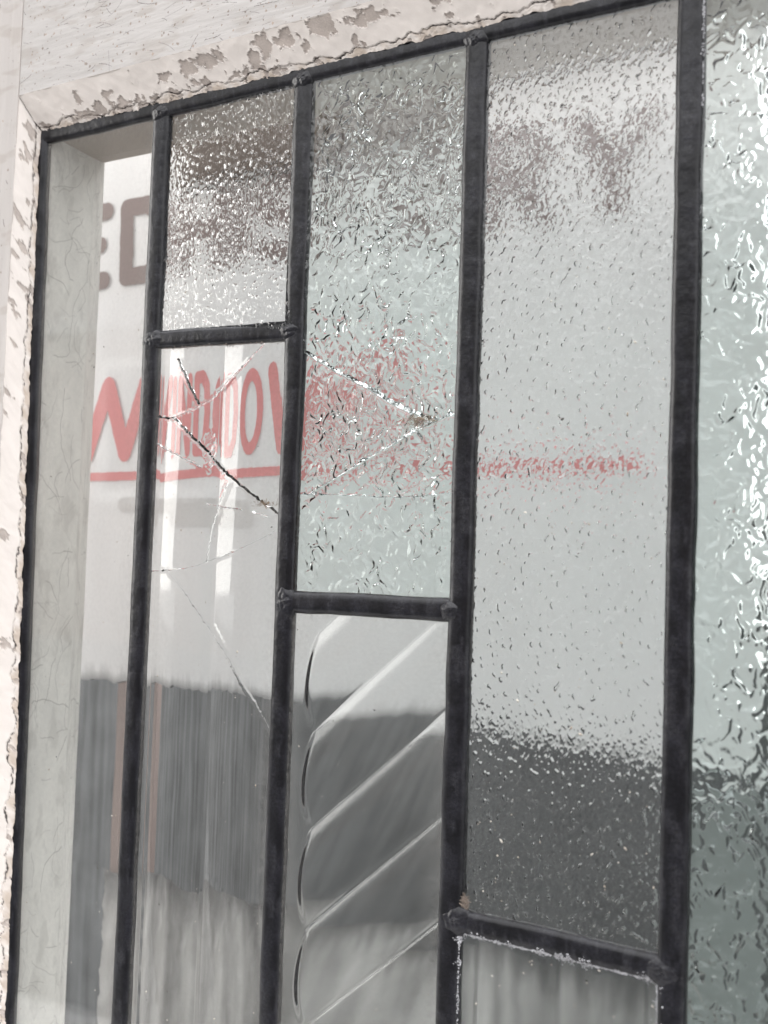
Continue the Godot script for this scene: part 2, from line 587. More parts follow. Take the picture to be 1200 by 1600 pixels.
# a tangle of threads and crumbs
func fluff(c: Vector3, count: int, reach: Vector2, tone: Color) -> ArrayMesh:
	var a := Acc.new()
	for k in count:
		var p := c + Vector3(rng.randfn(0, reach.x * 0.45), rng.randfn(0, reach.y * 0.45), rng.randf() * 0.8)
		var d := Vector3(rng.randfn(), rng.randfn(), rng.randfn() * 0.3).normalized()
		var l := rng.randf_range(0.6, 2.6)
		var r := rng.randf_range(0.05, 0.14)
		var t := tone * rng.randf_range(0.6, 1.3)
		var bend := Vector3(rng.randfn(), rng.randfn(), 0.2) * 0.3
		sheet(a, 5, 4, func(u, v):
			var th: float = u * TAU
			var sd := d.cross(Vector3(0, 0, 1)).normalized()
			return p + d * l * (v - 0.5) + bend * l * v * v + (sd * cos(th) + Vector3(0, 0, 1) * sin(th)) * r, Vector3(0, 0, -1), func(_u, _v): return t)
	return mesh_of(a)

# a thin film of dust, thicker along the lead and in smears
func film_material() -> StandardMaterial3D:
	var w := 160
	var h := 1024
	var im := Image.create(w, h, false, Image.FORMAT_RGBA8)
	var n1 := noise("film1", 0.012, 4)
	var n2 := noise("film2", 0.2, 2)
	for y in h:
		for x in w:
			var a := 0.012 + 0.03 * n1.get_noise_2d(x, y * 0.4) + 0.03 * n2.get_noise_2d(x, y)
			var e := minf(minf(x, w - 1 - x) / 22.0, minf(y, h - 1 - y) / 22.0)
			a += 0.30 * exp(-e * 2.2) * (0.6 + 0.6 * n2.get_noise_2d(x + 40.0, y * 0.5))
			im.set_pixel(x, y, Color(0.70, 0.69, 0.67, clampf(a, 0.0, 0.8)))
	var m := StandardMaterial3D.new()
	m.resource_name = "dust_film"
	m.transparency = BaseMaterial3D.TRANSPARENCY_ALPHA
	m.albedo_texture = tex(im)
	m.roughness = 1.0
	m.metallic_specular = 0.0
	return m

func _ready() -> void:
	rng.seed = 11
	# camera
	var cam := Camera3D.new()
	cam.name = "camera"
	cam.position = Vector3(0.52660, -0.22922, 0.46445)
	cam.rotation_degrees = Vector3(3.3082, 33.7702, 1.9549)
	var lens := CameraAttributesPhysical.new()
	lens.frustum_focal_length = 30.553 # with Godot's 24 mm tall sensor: 42.888 degrees
	lens.frustum_focus_distance = 0.60
	lens.exposure_aperture = 7.5
	lens.frustum_near = 0.01
	lens.frustum_far = 300.0
	cam.attributes = lens
	cam.fov = 42.888
	cam.near = 0.01
	cam.far = 300.0
	add_child(cam)
	cam.current = true
	# overcast sky
	var env := Environment.new()
	env.background_mode = Environment.BG_SKY
	var sky := Sky.new()
	var sm := ProceduralSkyMaterial.new()
	sm.sky_top_color = Color(1.15, 1.15, 1.16)
	sm.sky_horizon_color = Color(0.86, 0.86, 0.86)
	sm.ground_horizon_color = Color(0.62, 0.61, 0.59)
	sm.ground_bottom_color = Color(0.45, 0.44, 0.42)
	sm.sky_curve = 0.6
	sky.sky_material = sm
	env.sky = sky
	env.tonemap_mode = Environment.TONE_MAPPER_LINEAR
	env.tonemap_exposure = 3.0
	env.sdfgi_enabled = true
	env.ssao_enabled = true
	env.ssil_enabled = true
	var we := WorldEnvironment.new()
	we.name = "world_environment"
	we.environment = env
	add_child(we)
	var sun := DirectionalLight3D.new()
	sun.name = "sun"
	sun.light_energy = 0.15
	sun.light_angular_distance = 28.0
	sun.light_color = Color(1.0, 0.99, 0.975)
	sun.shadow_enabled = true
	sun.look_at_from_position(Vector3(-0.90, 0.17, 0.41), Vector3.ZERO)
	add_child(sun)

	# ground
	var ga := Acc.new()
	quad(ga, Vector3(-60000, -660, 60000), Vector3(60000, -660, 60000), Vector3(60000, -660, -60000), Vector3(-60000, -660, -60000), Vector3.UP)
	var gm := paint("paving", Color(0.47, 0.465, 0.455), 0.9)
	gm.heightmap_enabled = true
	gm.heightmap_scale = 0.3
	gm.heightmap_texture = noise_bump("paving", 0.03, 5)
	gm.uv1_triplanar = true
	gm.uv1_scale = Vector3(2, 2, 2)
	obj("ground", mesh_of(ga, null, false), [gm], self, "", "structure")

	ga = Acc.new()
	quad(ga, Vector3(-40000, -656, 480), Vector3(40000, -656, 480), Vector3(40000, -656, 5900), Vector3(-40000, -656, 5900), Vector3.UP)
	obj("driveway", mesh_of(ga, null, false), [paint("asphalt", Color(0.055, 0.055, 0.057), 0.9)], self, "", "structure")

	build_house()
	build_background()
	build_window()

# ---------- the house across the yard, seen only as a reflection ----------
func build_house() -> void:
	var t := thing("brick_house", "dark brick house across the yard, only reflected in the glass", "house")
	var a := Acc.new()
	box(a, Vector3(-7000, -660, 6000), Vector3(6600, 1500, 10000), 5.0)
	obj("wall", mesh_of(a, null, false), [paint("brick", Color(0.17, 0.12, 0.10), 0.9)], t)
	a = Acc.new()
	for s in [-1.0, 1.0]:
		quad(a, Vector3(-7300, 1450, 8000 + s * 2300), Vector3(6900, 1450, 8000 + s * 2300), Vector3(6900, 2500, 8000), Vector3(-7300, 2500, 8000), Vector3(0, 1, s))
	for x in [-7000, 6600]:
		quad(a, Vector3(x, 1500, 6000), Vector3(x, 1500, 10000), Vector3(x, 2440, 8000), Vector3(x, 2440, 8000), Vector3(signf(x), 0, 0))
	obj("roof", mesh_of(a, null, false), [paint("slate", Color(0.07, 0.07, 0.075), 0.8)], t)
	for x in [-6200, -4200, -800, 1400, 4200]:
		a = Acc.new()
		box(a, Vector3(x, 300, 5950), Vector3(x + 1100, 1300, 6010), 8.0)
		var win := obj("window", mesh_of(a, null, false), [paint("white_frame", Color(0.7, 0.7, 0.68), 0.5)], t)
		a = Acc.new()
		box(a, Vector3(x + 80, 380, 5940), Vector3(x + 1020, 1220, 5960), 4.0)
		obj("glazing", mesh_of(a, null, false), [paint("dark_glazing", Color(0.03, 0.035, 0.04), 0.08)], win)
	a = Acc.new()
	box(a, Vector3(-2600, -658, 5950), Vector3(-1650, 1300, 6010), 8.0)
	obj("door", mesh_of(a, null, false), [paint("green_door", Color(0.05, 0.09, 0.07), 0.4)], t)

# ---------- what stands behind the window ----------
func build_background() -> void:
	# dark grey wall panel
	var t := thing("backing_panel", "dark grey scuffed panel standing behind the white sign, seen below its edge", "panel")
	var a := Acc.new()
	box(a, Vector3(-900, -658, -290), Vector3(800, -262, -278), 1.5)
	var m := paint("dark_panel", Color.WHITE, 0.65)
	var im := Image.create(512, 512, false, Image.FORMAT_RGB8)
	var n1 := noise("dp1", 0.02, 4)
	var n2 := noise("dp2", 0.25, 3)
	for y in 512:
		for x in 512:
			var s := n1.get_noise_2d(x, y) * 0.35 + n2.get_noise_2d(x * 0.5, y * 0.02) * 0.7 + 1.0
			var c := Color(0.085, 0.088, 0.09) * s
			var f := n2.get_noise_2d(x, y * 0.6)
			if f > 0.58:
				c = c.lerp(Color(0.12, 0.12, 0.115), minf(0.6, (f - 0.58) * 5.0))
			im.set_pixel(x, y, c.linear_to_srgb())
	m.albedo_texture = tex(im)
	m.uv1_triplanar = true
	m.uv1_scale = Vector3(2.2, 2.2, 2.2)
	obj("board", mesh_of(a, null, false), [m], t)

	# pale grey board low down
	t = thing("pale_board", "pale grey board with a worn top edge leaning low behind the window", "board")
	a = Acc.new()
	var wear := noise("wear", 0.06, 4)
	var wear2 := noise("wear2", 0.028, 2)
	sheet(a, 300, 90, func(u, v):
		var top := -407.0 + wear.get_noise_1d(u * 200.0) * 4.0
		var left := -61.0 + wear.get_noise_1d(v * 260.0 + 900.0) * 2.5
		return Vector3(lerpf(left, 640.0, u), lerpf(-658.0, top, v), -121.0 + wear.get_noise_2d(u * 700.0, v * 240.0) * 0.8), Vector3(0, 0, 1), func(u, v):
		var c := wear.get_noise_2d(u * 900.0, v * 80.0)
		var grime := smoothstep(0.9 + 0.08 * wear.get_noise_2d(u * 500.0, 40.0) + 0.08 * c, 1.02, v)
		return Color(0.36, 0.357, 0.35).lerp(Color(0.10, 0.10, 0.10), grime * 0.9) * (1.0 + 0.25 * c + 0.5 * wear2.get_noise_2d(u * 700.0, v * 14.0)))
	box(a, Vector3(-56, -658, -135.5), Vector3(636, -414, -122.5), 1.0, Color(0.3, 0.3, 0.29))
	obj("board", mesh_of(a), [paint("pale_board", Color.WHITE, 0.5, true)], t)

	t = thing("grey_box", "blue-grey box on the pale board's right, seen through the crystal pane", "box")
	a = Acc.new()
	box(a, Vector3(306, -658, -119.5), Vector3(349, -318, -110), 2.0)
	obj("side", mesh_of(a, null, false), [paint("blue_grey", Color(0.25, 0.265, 0.262), 0.5)], t)
	# battens
	var pm := paint("pink_paint", Color(0.27, 0.21, 0.19), 0.6)
	pm.heightmap_enabled = true
	pm.heightmap_texture = noise_bump("pink", 0.02, 4, 256)
	pm.heightmap_scale = 0.05
	pm.uv1_triplanar = true
	pm.uv1_scale = Vector3(8, 1.5, 8)
	t = thing("batten", "dull pink upright batten under the sign, behind the clear pane", "batten")
	a = Acc.new()
	box(a, Vector3(-62, -658, -136), Vector3(-53, -284, -125), 1.2)
	obj("strip", mesh_of(a, null, false), [pm], t)
	t = thing("dark_upright", "dark grey upright board standing beyond the right end of the white sign", "board")
	a = Acc.new()
	box(a, Vector3(353, -658, -134), Vector3(560, 60, -122), 1.5)
	obj("board", mesh_of(a, null, false), [paint("dark_upright", Color(0.07, 0.075, 0.075), 0.6)], t)

	# brown strip across the top of the sign
	t = thing("brown_strip", "brown timber strip across the top of the sign behind the second to fourth columns", "strip")
	a = Acc.new()
	box(a, Vector3(-4, 2, -98.4), Vector3(196, 66, -93), 1.2)
	var bm := paint("brown_timber", Color(0.12, 0.088, 0.07), 0.7)
	bm.heightmap_enabled = true
	bm.heightmap_texture = noise_bump("timber", 0.02, 4, 256)
	bm.heightmap_scale = 0.05
	bm.uv1_triplanar = true
	bm.uv1_scale = Vector3(1.5, 9, 9)
	obj("plank", mesh_of(a, null, false), [bm], t)
	a = Acc.new()
	box(a, Vector3(197, 25, -98.4), Vector3(352, 56, -93), 1.2)
	obj("plank", mesh_of(a, null, false), [bm], t)

	# the sign
	t = thing("sign_board", "white sign with brown capitals above red capitals and a red rule", "sign")
	a = Acc.new()
	var torn := noise("torn", 0.05, 4)
	var foot := func(x: float) -> float:
		return -291.0 - maxf(0.0, x - 80.0) * 0.062 + torn.get_noise_1d(x) * 2.2
	var streak := noise("streak", 0.02, 3)
	sheet(a, 500, 60, func(u, v):
		var x := lerpf(-170.0, 350.0, u)
		return Vector3(x, lerpf(52.0, foot.call(x), v), -100.0 + streak.get_noise_2d(x * 0.4, v * 120.0) * 0.5), Vector3(0, 0, 1), func(u, v):
		var x := lerpf(-170.0, 350.0, u)
		var y := lerpf(52.0, foot.call(x), v)
		var g := 1.0 + 0.05 * streak.get_noise_2d(x, y * 0.25)
		var edge := smoothstep(foot.call(x) + 7.0 + 5.0 * torn.get_noise_1d(x * 2.0 + 70.0), foot.call(x), y)
		return (Color(0.76, 0.755, 0.755) * g).lerp(Color(0.13, 0.13, 0.13), edge * 0.75))
	sheet(a, 350, 1, func(u, v):
		var x := lerpf(-170.0, 350.0, u)
		return Vector3(x, foot.call(x), lerpf(-100.0, -104.0, v)), Vector3(0, -1, 0), func(_u, _v): return Color(0.04, 0.04, 0.04))
	var sign_m := paint("sign_white", Color.WHITE, 0.35, true)
	sign_m.backlight_enabled = true # thin translucent plastic
	sign_m.backlight = Color(0.5, 0.5, 0.5)
	obj("board", mesh_of(a), [sign_m], t)
	var brown := paint("brown_letters", Color(0.24, 0.18, 0.17), 0.55)
	for l in [["E", -92, 29], ["D", -46, 31], ["H", 0, 30], ["I", 40, 10], ["S", 62, 28], ["T", 102, 34], ["O", 152, 34], ["R", 208, 30], ["Y", 256, 38]]:
		obj("letter", strokes(capital(l[0], l[1], -46.0, l[2], 43.0), 11.0, -99.2), [brown], t)
	var red := paint("red_letters", Color(0.79, 0.31, 0.31), 0.55)
	for l in [["W", -85, 61], ["I", -17, 6], ["N", -4, 15], ["D", 21, 15], ["O", 46, 23], ["W", 82, 50], ["S", 144, 26]]:
		obj("letter", strokes(capital(l[0], l[1], -154.0, l[2], 42.0), 10.5 if l[0] == "W" else 7.2, -99.2), [red], t)
	obj("rule", strokes([[Vector2(-110, -168), Vector2(60, -167.4), Vector2(180, -168.6), Vector2(291, -169)]], 5.2, -99.2), [red], t)
	var faint := []
	faint.append([Vector2(-38, -185), Vector2(56, -187)])
	faint.append([Vector2(-10, -193), Vector2(62, -194)])
	obj("faint_line", strokes(faint, 9.0, -99.3), [paint("faint_grey", Color(0.72, 0.712, 0.708), 0.6)], t)

# ---------- the window ----------
func build_window() -> void:
	var w := thing("leaded_window", "leaded window of clear and patterned panes in a peeling cream painted frame", "window")
	var lead := paint("lead", Color.WHITE, 0.3, true)
	lead.metallic_specular = 0.4
	# blackened lead: fine mottling, pale crumbs of old cement and dust
	var li := Image.create(1024, 1024, false, Image.FORMAT_RGB8)
	var l1 := noise("li1", 0.035, 4)
	var l2 := noise("li2", 0.13, 2)
	var l3 := noise("li3", 0.16, 2)
	for y in 1024:
		for x in 1024:
			var m := l1.get_noise_2d(x, y)
			var g := 0.017 + 0.014 * m + 0.016 * l2.get_noise_2d(x, y)
			var c := Color(g, g, g * 1.2)
			var k := l3.get_noise_2d(x + 900.0, y)
			if k > 0.58:
				c = c.lerp(Color(0.22, 0.20, 0.18), minf(0.8, (k - 0.58) * 6.0))
			li.set_pixel(x, y, Color(maxf(c.r, 0.006), maxf(c.g, 0.006), maxf(c.b, 0.007)).linear_to_srgb())
	lead.albedo_texture = tex(li)
	lead.uv1_triplanar = true
	lead.uv1_scale = Vector3(15, 15, 15)
	lead.heightmap_enabled = true
	lead.heightmap_texture = noise_bump("lead", 0.03, 5)
	lead.heightmap_scale = 0.008
	var core := paint("old_timber", Color(0.56, 0.515, 0.48), 0.7)

	# --- frame ---
	var zf := 14.0
	var stile_paint := StandardMaterial3D.new()
	stile_paint.albedo_texture = old_paint(88, 764, 230, Color(0.41, 0.38, 0.36), 160, 900, 3, 1.4)
	stile_paint.roughness = 0.55
	var rail_paint := StandardMaterial3D.new()
	rail_paint.albedo_texture = old_paint(460, 82, 2048, Color(0.415, 0.393, 0.377), 520, 4200, 5, 0.02)
	rail_paint.roughness = 0.5
	for m in [stile_paint, rail_paint]:
		m.heightmap_enabled = true
		m.heightmap_texture = noise_bump("brushmarks", 0.012, 5)
		m.heightmap_scale = 0.06
	var a := Acc.new()
	quad(a, Vector3(-104, -658, zf), Vector3(-16.3, -658, zf), Vector3(-16.3, 106, zf), Vector3(-104, 106, zf), Vector3(0, 0, 1))
	var b := Acc.new()
	box(b, Vector3(-104.2, -659, -36), Vector3(-16.3, 106.2, zf - 0.01), 0.4)
	box(b, Vector3(-16.6, -659, -36), Vector3(-7.0, 106, -2.2), 0.3)
	obj("left_stile", mesh_of(b, mesh_of(a, null, false), false), [stile_paint, core], w)
	a = Acc.new()
	quad(a, Vector3(-15.8, 24, zf - 0.2), Vector3(445, 24, zf - 0.2), Vector3(445, 106, zf - 0.2), Vector3(-15.8, 106, zf - 0.2), Vector3(0, 0, 1))
	b = Acc.new()
	box(b, Vector3(-15.8, 23.5, -36), Vector3(445.3, 106, zf - 0.22), 0.4)
	box(b, Vector3(-6.8, 5.0, -36), Vector3(445, 24, -2.2), 0.3)
	obj("top_rail", mesh_of(b, mesh_of(a, null, false), false), [rail_paint, core], w)
	b = Acc.new()
	box(b, Vector3(445.5, -659, -36), Vector3(480, 106, zf), 1.0)
	obj("right_stile", mesh_of(b, null, false), [paint("dark_timber", Color(0.09, 0.075, 0.065), 0.7)], w)
	b = Acc.new()
	box(b, Vector3(-16, -659, -36), Vector3(445.2, -572, zf), 1.0)
	obj("bottom_rail", mesh_of(b, null, false), [core], w)

	# --- sloped putty with flaking paint ---
	var flake := paint("flaking_paint", Color.WHITE, 0.55, true)
	var rim := noise("rim", 0.06, 4)
	var top_patches := []
	for p in [[82,15,3.3,2.1],[99,17,5.1,3.6],[111,18,5.8,3.5],[119,19,3.3,2.3],[127,11,4.9,1.4],[139,14,4.4,4.3],[146,19,4.7,4.5],[159,19,5.4,3.7],[167,14,2.5,1.7],[181,20,7.5,4.4],[205,19,9.0,2.9],[195,13,1.7,2.4],[41,15,3.0,1.3],[21,17,2.0,2.1],[21,9,5.8,2.9],[31,10,4.0,3.2],[47,8,7.3,4.1],[60,8,2.8,3.4],[97,10,2.6,1.3],[84,9,2.0,1.2],[244,18,5.5,1.5],[244,11,2.2,1.5],[149,8,3.7,1.1],[103,10,2,1],[70,9,3,1.2]]:
		top_patches.append([p[0], (24.0 - p[1]) / 18.0, p[2], p[3] / 19.0])
	a = Acc.new()
	var slope_n := Vector3(0, -10, 18).normalized()
	flaking(a, -16.0, 445.0, 1060, 56, func(u: float, v: float, h: float) -> Vector3:
		var x0 := lerpf(-16.6, -8.6, v) + 0.25
		var x := lerpf(x0, 445.0, u)
		var v2 := v * (1.0 + 0.10 * rim.get_noise_1d(x))
		return Vector3(x, lerpf(24.2, 6.0, v2), lerpf(zf - 0.5, 3.4, v2)) + slope_n * h, slope_n, 21.0, top_patches, "top", 0.86)
	obj("putty_slope", mesh_of(a), [flake], w)
	var left_patches := []
	for p in [[-16,-36,3.0,2.4],[-14,-49,1.8,2.4],[-16,-58,2.2,0.9],[-15,-70,1.6,1.0],[-15,-85,1.8,1.4],[-10,-71,0.9,3.4],[-9,6,2.4,2.8],[-13,3,1.6,1.6],[-15,-3,1.3,1.7],[-16,-88,1.1,1.0],[-17,-131,2.2,1.4],[-17,-143,1.4,0.8],[-13,15,1.6,2.8],[-12,-22,1.0,1.5],[-15,-104,1.2,1.0],[-15,-205,1.5,2],[-13,-260,1.5,3]]:
		left_patches.append([p[1], clampf((p[0] + 18.0) / 9.0, 0.05, 0.95), p[3], p[2] / 9.0])
	a = Acc.new()
	var side_n := Vector3(10, 0, 8).normalized()
	flaking(a, 24.0, -572.0, 1280, 30, func(u: float, v: float, h: float) -> Vector3:
		var y0 := lerpf(23.8, 6.8, v) - 0.25
		var y := lerpf(y0, -572.0, u)
		var v2 := v * (1.0 + 0.14 * rim.get_noise_1d(y + 500.0))
		return Vector3(lerpf(-16.8, -9.2 + smoothstep(0.0, -450.0, y) * 6.5, v2), y, lerpf(zf - 0.3, 3.4, v2)) + side_n * h * 0.8, side_n, 12.0, left_patches, "left", 0.80)
	obj("putty_slope", mesh_of(a), [flake], w)

	# --- inner bead behind the glass ---
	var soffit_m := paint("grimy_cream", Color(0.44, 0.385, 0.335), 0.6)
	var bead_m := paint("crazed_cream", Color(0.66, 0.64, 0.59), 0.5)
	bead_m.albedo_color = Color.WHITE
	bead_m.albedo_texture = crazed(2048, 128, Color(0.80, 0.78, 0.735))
	a = Acc.new()
	quad(a, Vector3(-5.5, -572, -2.4), Vector3(-5.5, 5, -2.4), Vector3(3, 5, -25.5), Vector3(3, -572, -25.5), Vector3(1, 0, 0.4))
	quad(a, Vector3(3, -572, -25.5), Vector3(3, 5, -25.5), Vector3(3, 5, -33), Vector3(3, -572, -33), Vector3(1, 0, 0))
	quad(a, Vector3(3, -572, -33), Vector3(3, 5, -33), Vector3(-20, 5, -33.4), Vector3(-20, -572, -33.4), Vector3(0, 0, -1))
	obj("inner_bead", mesh_of(a, null, false), [bead_m], w)
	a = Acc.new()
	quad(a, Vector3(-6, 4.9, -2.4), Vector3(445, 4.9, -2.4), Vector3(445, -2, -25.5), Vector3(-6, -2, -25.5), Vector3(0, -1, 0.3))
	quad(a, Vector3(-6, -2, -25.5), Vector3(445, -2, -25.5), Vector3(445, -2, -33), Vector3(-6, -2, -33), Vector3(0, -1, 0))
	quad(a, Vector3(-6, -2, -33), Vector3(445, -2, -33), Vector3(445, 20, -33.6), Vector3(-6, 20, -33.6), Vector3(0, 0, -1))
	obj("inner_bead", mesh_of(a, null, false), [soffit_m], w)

	# --- lead ---
	var bars := [[Vector2(76.5, -112.0), Vector2(165, -114.4)], [Vector2(165.5, -236.9), Vector2(256, -237.4)], [Vector2(256, -361.8), Vector2(350, -364.9)]]
	var oxide_bar := func(_x: float, y: float, c: float) -> float:
		return clampf(-c * 0.9 + 0.05, 0.0, 1.0) if y < -350.0 else 0.0
	var oxide_three := func(x: float, y: float, c: float) -> float:
		return clampf(c * 1.3 - 0.35, 0.0, 1.0) * smoothstep(-362.0, -372.0, y) + clampf(c * 1.2 - 0.75, 0.0, 0.5) * smoothstep(-60.0, 0.0, y)
	var oxide_four := func(x: float, y: float, c: float) -> float:
		return clampf(-c * 1.3 - 0.3, 0.0, 1.0) * smoothstep(-366.0, -378.0, y) + clampf(c * 1.4 - 0.6, 0.0, 0.75) * smoothstep(-45.0, -5.0, y)
	obj("edge_came", came(Vector2(-10.0, 6), Vector2(-1.4, -572), 4.6, 3.5, 3.6), [lead], w)
	obj("edge_came", came(Vector2(-9, 4.3), Vector2(446, 4.3), 4.6, 3.5, 3.6), [lead], w)
	obj("came", came(Vector2(76.4, 5), Vector2(75.2, -574), 5.5, 3.7, 4.2), [lead], w)
	obj("came", came(Vector2(165.0, 5), Vector2(165.2, -574), 5.5, 3.7, 4.2), [lead], w)
	obj("came", came(Vector2(256.2, 5), Vector2(255.7, -574), 5.5, 3.9, 4.2, oxide_three), [lead], w)
	obj("came", came(Vector2(349.7, 5), Vector2(349.9, -574), 5.7, 3.9, 4.2, oxide_four), [lead], w)
	obj("edge_came", came(Vector2(443.5, 5), Vector2(443.5, -574), 4.6, 3.5, 3.6), [lead], w)
	for k in 3:
		var bar := obj("cross_bar", came(bars[k][0], bars[k][1], [4.6, 5.0, 5.0][k], 3.5, 4.0, oxide_bar if k == 2 else null), [lead], w)
		var l: Vector2 = bars[k][0]
		var r: Vector2 = bars[k][1]
		obj("solder_joint", solder(l + Vector2([1.5, 1.0, 3.0][k], 0), [7.5, 5.6, 7.5][k], [5.2, 8.5, 6.2][k], [2.5, 2.6, 2.7][k], 0.2 * k, 3.0 * k, 0.7 if k == 0 else 0.3), [lead], bar)
		obj("solder_joint", solder(r + Vector2([-2.0, -3.5, -3.0][k], [0.0, -0.5, -1.0][k]), [6.5, 4.8, 7.5][k], [4.8, 4.5, 5.6][k], [2.4, 3.4, 2.6][k], -0.2, 9.0 + 3.0 * k, [0.1, 0.5, 0.4][k]), [lead], bar)
	for k in 4:
		var x: float = [76.3, 165, 256.1, 349.7][k]
		obj("solder_joint", solder(Vector2(x, 1.8), 6.3, 5.0, 2.6, 0.1, 20.0 + 4 * k, 0.15), [lead], w)

	var chalk := paint("white_oxide", Color.WHITE, 0.95, true)
	obj("oxide_crust", crust(Vector2(262, -366.6), Vector2(345, -369.6), Vector2(0, -1), 1500, 0.9, 2.3, 1.0), [chalk], w, "", "stuff")
	obj("oxide_crust", crust(Vector2(260.9, -368), Vector2(260.6, -470), Vector2(1, 0), 900, 0.6, 2.4, 1.6), [chalk], w, "", "stuff")
	obj("oxide_crust", crust(Vector2(344.9, -370), Vector2(345.4, -400), Vector2(-1, 0), 420, 0.9, 2.4, 1.5), [chalk], w, "", "stuff")
	obj("oxide_crust", crust(Vector2(354.9, -4), Vector2(355.2, -45), Vector2(1, 0), 300, 0.35, 2.6, 1.5), [chalk], w, "", "stuff")
	obj("oxide_crust", crust(Vector2(86, -116.6), Vector2(160, -118.8), Vector2(0, -1), 130, 0.5, 2.2, 1.0), [paint("brown_crumbs", Color(0.45, 0.38, 0.32), 0.95, true)], w, "", "stuff")
	# --- glass ---
	var clear := glass("clear_glass", Color(0.99, 0.995, 0.99))
	var grey := glass("patterned_glass", Color(0.98, 0.99, 0.985), 0.03)
	var soft := glass("fluted_glass", Color(0.98, 0.99, 0.985), 0.09)
	var green := glass("crystal_glass", Color(0.945, 0.98, 0.968), 0.02)
	var front_of := func(_x, _y): return 1.55
	var low := -574.0
	# first column, clear
	var p1 := obj("clear_pane", mesh_of(pane(-7.0, 75.4, low, 4.5, 3.0, wavy, flat, 1), null, false), [clear], w, "plain clear pane in the first column")
	obj("dust", specks(120, -3, 70, -480, 0, front_of, 0.42), [paint("dust", Color.WHITE, 0.95, true)], p1, "", "stuff")
	var film := film_material()
	var fa := Acc.new()
	quad(fa, Vector3(-6, low, 1.68), Vector3(74.5, low, 1.68), Vector3(74.5, 3.5, 1.68), Vector3(-6, 3.5, 1.68), Vector3(0, 0, 1))
	obj("dust_film", mesh_of(fa, null, false), [film], p1)
	# second column, upper: fine hammered
	var ham := noise("ham", 0.34, 2)
	var pit := noise("pit", 0.42)
	var hammered := func(x: float, y: float) -> float:
		return (x - 120.6) * 0.028 + 0.0003 * pow(minf(0.0, y + 50.0), 2.0) + 0.10 * ham.get_noise_2d(x * 1.15 + y * 0.3, y * 0.75) - 0.3 * smoothstep(0.45, 0.8, pit.get_noise_2d(x * 1.1, y * 0.8))
	var p2 := obj("hammered_pane", mesh_of(pane(76.6, 164.6, -113.2, 4.5, 0.4, hammered, func(x, _y): return (x - 120.6) * -0.028, 1), null, false), [grey], w, "small fine hammered pane above the cracked one")
	obj("dust", specks(70, 82, 160, -108, -3, front_of, 0.45), [paint("dust", Color.WHITE, 0.95, true)], p2, "", "stuff")
	# second column, lower: broad reeds, cracked
	var reeds := func(first: float, pitch: float, groove: float, sag: float) -> Callable:
		return func(x: float, _y: float) -> float:
			var t := fposmod(x - first, pitch)
			if t < groove:
				var e := 1.0 - absf(t / groove * 2.0 - 1.0)
				return 0.12 * smoothstep(0.0, 0.5, e)
			var s := (t - groove) / (pitch - groove) * 2.0 - 1.0
			return -sag * (1.0 - s * s)
	var cracks := [
		[Vector2(82, -150), Vector2(89.7, -151.6), Vector2(105.1, -147.6), Vector2(117, -142.7), Vector2(122.7, -137.9), Vector2(147, -119)],
		[Vector2(93.4, -122.2), Vector2(101.2, -135.1), Vector2(108.3, -145.3)],
		[Vector2(92, -150.5), Vector2(101.7, -158.3), Vector2(114.4, -167.9), Vector2(124.8, -177.2), Vector2(136.8, -184.9), Vector2(146.7, -190.9), Vector2(162, -199.5)],
		[Vector2(82, -163), Vector2(88.5, -166.2), Vector2(111.6, -175.4)],
		[Vector2(127.9, -183.3), Vector2(123.7, -193.7), Vector2(119.6, -205.7), Vector2(117.7, -220.2)],
		[Vector2(80, -225.5), Vector2(89, -225), Vector2(103.4, -223.7), Vector2(117.7, -220.2), Vector2(127, -217.6), Vector2(140.2, -213), Vector2(162, -203.8)],
		[Vector2(91, -223.5), Vector2(106.1, -236.1), Vector2(118.9, -249.1), Vector2(131.3, -261.8), Vector2(141.5, -274.4), Vector2(151.5, -285.2), Vector2(161, -296.5)],
		[Vector2(144, -197.1), Vector2(152.7, -198.9)],
		[Vector2(115.7, -192.8), Vector2(137.4, -195.9)]]
	var widths := [1.4, 1.0, 1.1, 0.5, 1.3, 0.7, 1.3, 0.6, 0.4]
	var leans := [1.0, 1.0, 1.0, 1.0, -1.0, 1.0, -1.0, 1.0, 1.0]
	var lines := []
	for c in cracks:
		lines.append(wander(c, 0.7))
	var cracked := func(x: float, y: float) -> float:
		var h := wavy(x, y)
		if y < -300.0 or y > -116.0: return h
		var p := Vector2(x, y)
		for k in lines.size():
			var c: Array = cracks[k]
			var d := 99.0
			for q in c.size() - 1:
				d = minf(d, seg_dist(p, c[q], c[q + 1]))
			if d > 5.0: continue
			var l: PackedVector2Array = lines[k]
			d = 99.0
			for q in l.size():
				d = minf(d, p.distance_squared_to(l[q]))
			d = sqrt(d)
			h -= 0.22 * widths[k] * maxf(0.0, 1.0 - d / (0.5 + 0.4 * widths[k]))
		# a chipped hollow in the middle
		var bowl := Vector2((x - 117.0) / 5.0, (y + 168.0) / 11.0).length()
		if bowl < 1.0:
			h -= 0.5 * (1.0 - bowl) * (1.0 + 0.8 * noise("bowl", 0.4, 2).get_noise_2d(x, y))
		return h
	var p3 := obj("cracked_reeded_pane", mesh_of(pane(76.2, 164.7, low, -113.8, 0.5, cracked, reeds.call(119.5, 38.4, 4.0, 1.1), 1, 3.4), null, false), [clear], w, "cracked pane of broad upright reeds")
	fa = Acc.new()
	quad(fa, Vector3(77, low, 1.9), Vector3(164, low, 1.9), Vector3(164, -114.5, 1.9), Vector3(77, -114.5, 1.9), Vector3(0, 0, 1))
	obj("dust_film", mesh_of(fa, null, false), [film], p3)
	var broken := StandardMaterial3D.new()
	broken.resource_name = "broken_edge"
